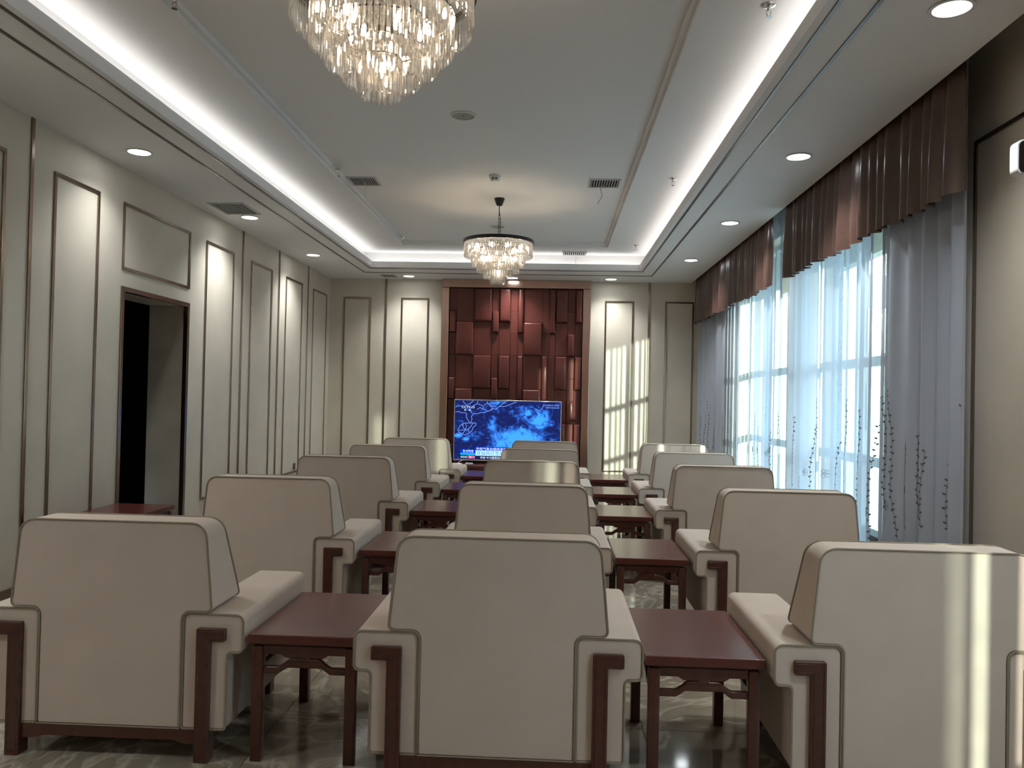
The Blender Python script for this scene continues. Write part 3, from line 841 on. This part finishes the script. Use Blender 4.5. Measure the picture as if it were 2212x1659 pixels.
# ================================================================== ceiling fittings
def vent(lab, x0, x1, y0, y1, z, n=11, streamer=None):
    t = thing('air_vent', lab, 'air vent', ((x0 + x1) / 2, (y0 + y1) / 2, z), group='ceiling air vents')
    hx, hy = (x1 - x0) / 2, (y1 - y0) / 2; f = .016
    ring(-hx, hx, -hy, hy, -hx - f, hx + f, -hy - f, hy + f, -.010, 0).obj('frame', 'grille_white', t, bevel=.002, seg=1)
    MB().box(-hx, hx, -hy, hy, -.002, -.0005).obj('duct', 'vent_dark', t, smooth=False)
    wd = 2 * hx / n
    sm = MB().box(-wd * .13, wd * .13, -hy, hy, -.007, -.003).mesh('slat')
    for i in range(n):
        o = link('slat', sm, 'grille_white', t); o.location = (-hx + wd * (i + .5), 0, 0)
    if streamer:
        s = MB().tube([(0, 0, -.008), (streamer[1], .01, -.06), (streamer[1] * .4, .01, -.12), (streamer[1] * 1.6, .02, -.2)], .003, 5)
        s.obj('streamer', streamer[0], t)
vent('dark slatted ceiling vent with white streamer on the doorway side', -2.034, -1.776, 7.80, 8.08, ZP, streamer=('white_thread', .02))
vent('dark slatted ceiling vent with red streamer on the curtain side', .336, .61, 7.80, 8.075, ZP, streamer=('red_thread', -.04))
vent('slatted vent above the light cove by the television wall', .125, .44, 11.42, 11.68, ZU, streamer=('white_thread', .03))
vent('pale slatted grille in the soffit beside a downlight on the doorway side', -3.39, -3.05, 7.74, 8.19, ZS, n=10)
vent('small slatted grille in the soffit corner above the television wall', -2.66, -2.46, 12.30, 12.54, ZS, n=9)
def sprinkler(x, y, z, lab):
    t = thing('sprinkler', lab, 'sprinkler', (x, y, z), group='ceiling sprinkler heads')
    MB().lathe([(.0, -.001), (.036, -.001), (.034, -.008), (.018, -.012), (.0, -.012)], 20).obj('escutcheon', 'chrome', t)
    MB().lathe([(.010, -.010), (.010, -.03), (.007, -.034), (.0, -.034)], 12).obj('nozzle', 'chrome', t)
    fr = MB().tube([(-.009, 0, -.028), (-.013, 0, -.045), (-.003, 0, -.066)], .0025, 5).tube([(.009, 0, -.028), (.013, 0, -.045), (.003, 0, -.066)], .0025, 5)
    fr.obj('yoke', 'chrome', t)
    MB().lathe([(.0, -.066), (.016, -.066), (.016, -.069), (.0, -.069)], 14).obj('deflector', 'chrome', t)
sprinkler(-2.015, 7.40, ZU + .018, 'chrome sprinkler beside the vent with the white streamer')
sprinkler(-2.015, 10.60, ZU + .018, 'chrome sprinkler at the far corner of the raised ceiling panel')
sprinkler(-2.03, 4.15, ZU + .018, 'chrome sprinkler cut by the top edge beside the near chandelier')
sprinkler(1.084, 7.56, ZU, 'chrome sprinkler in the bright cove, middle of the window side')
sprinkler(1.087, 10.88, ZU, 'chrome sprinkler in the bright cove, far end of the window side')
sprinkler(1.080, 4.22, ZU, 'largest chrome sprinkler in the bright cove, top of the picture')
def speaker(x, y, lab):
    t = thing('ceiling_speaker', lab, 'speaker', (x, y, ZP), group='round ceiling speakers')
    MB().lathe([(.085, 0), (.098, -.002), (.098, -.008), (.085, -.010), (.085, 0)], 40).obj('rim', 'white_plastic', t)
    MB().lathe([(.0, -.006), (.086, -.005), (.086, 0)], 40).obj('grille', 'speaker_mesh', t)
    MB().lathe([(.0, -.008), (.009, -.0075), (.009, -.005)], 12).obj('badge', 'black_plastic', t)
speaker(-.708, 6.04, 'round ceiling speaker between the two chandeliers')
speaker(-.715, 10.02, 'round ceiling speaker seen behind the far chandelier chain')
t = thing('smoke_detector', 'white smoke detector with two dark slots on the ceiling', 'smoke detector', (-.588, 7.72, ZP))
MB().lathe([(.0, 0), (.055, 0), (.054, -.012), (.040, -.045), (.036, -.052), (.0, -.054)], 32).obj('body', 'white_plastic', t)
for a in (-.016, .016): MB().box(a - .009, a + .009, -.052, -.035, -.037, -.025).obj('slot', 'black_plastic', t, smooth=False)

# ================================================================== clock box on the right wall
t = thing('wall_display', 'white wall box with a black face and red digits at the picture edge', 'display', (XR, 3.94, 2.545))
pl = fillet([(-.265, 0), (0, 0), (0, .165), (-.265, .165)], [.03, .004, .004, .03])
MB().prism_y(pl, -.032, .034).obj('body', 'white_plastic', t, bevel=.008)
pl = fillet([(-.258, .008), (-.02, .008), (-.02, .158), (-.258, .158)], [.025, .01, .01, .025])
MB().prism_y(pl, -.037, -.031).obj('face', 'black_plastic', t, bevel=.002)
for k in range(4):
    x0 = -.235 + k * .05
    MB().box(x0, x0 + .006, -.0385, -.0365, .05, .08).box(x0, x0 + .03, -.0385, -.0365, .078, .084).box(x0 + .026, x0 + .032, -.0385, -.0365, .08, .11).box(x0, x0 + .03, -.0385, -.0365, .108, .114).box(x0, x0 + .03, -.0385, -.0365, .048, .054).obj('digit', 'red_led', t, smooth=False)
# socket low on the left wall
t = thing('wall_socket', 'small socket plate low on the doorway wall behind the armchairs', 'socket', (XL, 11.15, .36))
MB().box(0, .01, -.045, .045, 0, .085).obj('plate', 'dark_strip', t, bevel=.003)

# ================================================================== curtains
def fold(y, seed, lam, amp):
    a = sin(2 * pi * y / lam + 1.3 * sin(2 * pi * y / (lam * 4.7) + seed))
    b2 = sin(2 * pi * y / (lam * 2.3) + seed * 2.1)
    flat = 1.0
    if seed == 3:      # the far sheer is drawn nearly flat where the sun reaches it
        flat = max(.22, min(1.0, .22 + .78 * max(9.1 - y, y - 11.05) / .4))
    return amp * flat * (a * .75 + b2 * .35)
def curtain_grid(y0, y1, z0, z1, X, lam, amp, seed, nz, topk, hem=0.0, dy=.012, z_wave=0.0):
    n = max(8, int((y1 - y0) / dy)); vs = []; fs = []
    for j in range(nz + 1):
        tt = j / nz; z = z0 + (z1 - z0) * tt
        k = 1 - (1 - topk) * tt ** 1.5
        for i in range(n + 1):
            yy = y0 + (y1 - y0) * i / n
            s = fold(yy + z_wave * (1 - tt) * sin(yy * 3 + seed), seed, lam, amp) * k
            zz = z + (hem * sin(yy * 5.1 + seed) * (1 - tt) if hem else 0)
            vs.append((X + s, yy, zz))
    for j in range(nz):
        for i in range(n):
            a = j * (n + 1) + i
            fs.append((a, a + 1, a + n + 2, a + n + 1))
    return vs, fs, n
def sheer(y0, y1, openf, lab, seed, amp=.040, lam=.20, sprigs=True):
    X = 2.305
    vs, fs, n = curtain_grid(y0, y1, .04, 3.55, X, lam, amp, seed, 10, .8, z_wave=.02)
    me = bpy.data.meshes.new('sheer_curtain'); me.from_pydata(vs, [], fs); me.shade_smooth()
    at = me.attributes.new('openness', 'FLOAT', 'POINT')
    at.data.foreach_set('value', [openf(v[1]) for v in vs])
    o = thing('sheer_curtain', lab, 'curtain', (0, 0, 0), group='sheer curtains')
    link('voile', me, 'sheer', o)
    rail = MB().box(X - .05, X + .05, y0 - .02, y1 + .02, 3.55, 3.58); rail.obj('rail', 'frame_white', o, bevel=.004)
    # embroidered vines and flowers on the lower part
    rnd = random.Random(seed)
    y = y0 + .06
    while sprigs and y < y1 - .05:
        mb = MB(); zb_ = rnd.uniform(.25, .75); zt_ = rnd.uniform(1.15, 1.55)
        z = zb_; dy = rnd.uniform(-.02, .02); pts = []
        def P(yy, zz, off=.004):
            tt = (zz - .04) / 3.51
            return Vector((X + fold(yy + .02 * (1 - tt) * sin(yy * 3 + seed), seed, lam, amp) * (1 - .2 * tt ** 1.5) - off, yy, zz))
        def leaf(yy, zz, ang, ln):
            d = Vector((cos(ang), sin(ang))); nn_ = Vector((-d.y, d.x))
            ps = [(0, 0), (.35, .3), (.7, .22), (1, 0), (.7, -.22), (.35, -.3)]
            vv = [P(yy + (d.x * a + nn_.x * b3) * ln, zz + (d.y * a + nn_.y * b3) * ln) for a, b3 in ps]
            mb.add(vv, [tuple(range(6))])
        k = 0
        while z < zt_:
            yy = y + dy * (z - zb_) * 4 + .012 * sin(z * 9)
            pts.append(P(yy, z))
            leaf(yy, z, .9 if k % 2 else pi - .9, .020)
            if k % 3 == 0: leaf(yy, z + .01, pi - .7 if k % 2 else .7, .015)
            z += .042; k += 1
        if len(pts) > 2: mb.tube(pts, .0014, 3)
        mb.obj('embroidered_vine', 'embroidery', o, smooth=False)
        if rnd.random() < .55:
            mb = MB(); fy = y + rnd.uniform(.03, .09); fz = rnd.uniform(.55, .95)
            for q in range(5):
                a = 2 * pi * q / 5
                mb.tube([P(fy + .02 * cos(a) + .016 * cos(2 * pi * r / 10), fz + .02 * sin(a) + .016 * sin(2 * pi * r / 10)) for r in range(10)], .0012, 3, closed=True)
            mb.obj('embroidered_flower', 'embroidery', o, smooth=False)
        y += rnd.uniform(.13, .24)
    return o
def px2y(px): return 2.305 * 1750.0 / (px - 1192.0)
def open1(y):
    if 9.42 < y < 10.98:
        return .85 if sin(2 * pi * y / .205 + .9 * sin(y * 7)) > -.05 else .07
    if 9.02 < y < 9.09: return .8
    if y < 8.57: return .6
    return .10 if y < 9.42 else .03
slots = [(1757, 1771, .8), (1804, 1810, .7), (1816, 1832, .45), (1843, 1849, .3), (1874, 1882, .85), (1904, 1910, .9)]
def open2(y):
    px = 1192 + 2.305 * 1750 / y
    for a, b2, v in slots:
        if a < px < b2: return v
    if px > 1911: return .02
    if 1885 < px < 1903: return .12
    if px < 1716: return .05
    return .07 + .03 * sin(y * 53)
def open3(y):  # unseen added curtain, slits placed to throw sun strips on the chairs
    if 1.18 < y < 1.34: return .42
    if 1.48 < y < 1.58: return .30
    return .12 if .85 < y < 1.18 else 0.0
sheer(8.25, 12.75, open1, 'white sheer curtain with embroidered sprigs at the far window', 3)
sheer(4.60, 8.10, open2, 'bluish sheer curtain with embroidered vines at the near window', 5)
sheer(-.05, 3.72, open3, 'added sheer curtain beside the viewer, out of view, slit to pass sun strips', 9, sprigs=False)
def valance(y0, y1, lab, seed):
    X = 2.185
    vs, fs, n = curtain_grid(y0, y1, 2.615, 3.40, X, .165, .042, seed, 12, .30, hem=.008, dy=.009, z_wave=.03)
    me = bpy.data.meshes.new('valance'); me.from_pydata(vs, [], fs); me.shade_smooth()
    o = thing('valance', lab, 'valance', (0, 0, 0), group='brown satin valances')
    link('pleated_cloth', me, 'satin', o)
    MB().box(X - .012, X + .012, y0, y1, 3.40, 3.43).obj('rail', 'frame_white', o, bevel=.003)
valance(8.28, 12.62, 'brown satin pleated valance over the far window', 2)
valance(4.47, 7.72, 'brown satin pleated valance over the near window', 4)
valance(-.1, 3.75, 'added brown satin pleated valance beside the viewer, out of view', 6)  # added unseen, limits how high the sun strips reach
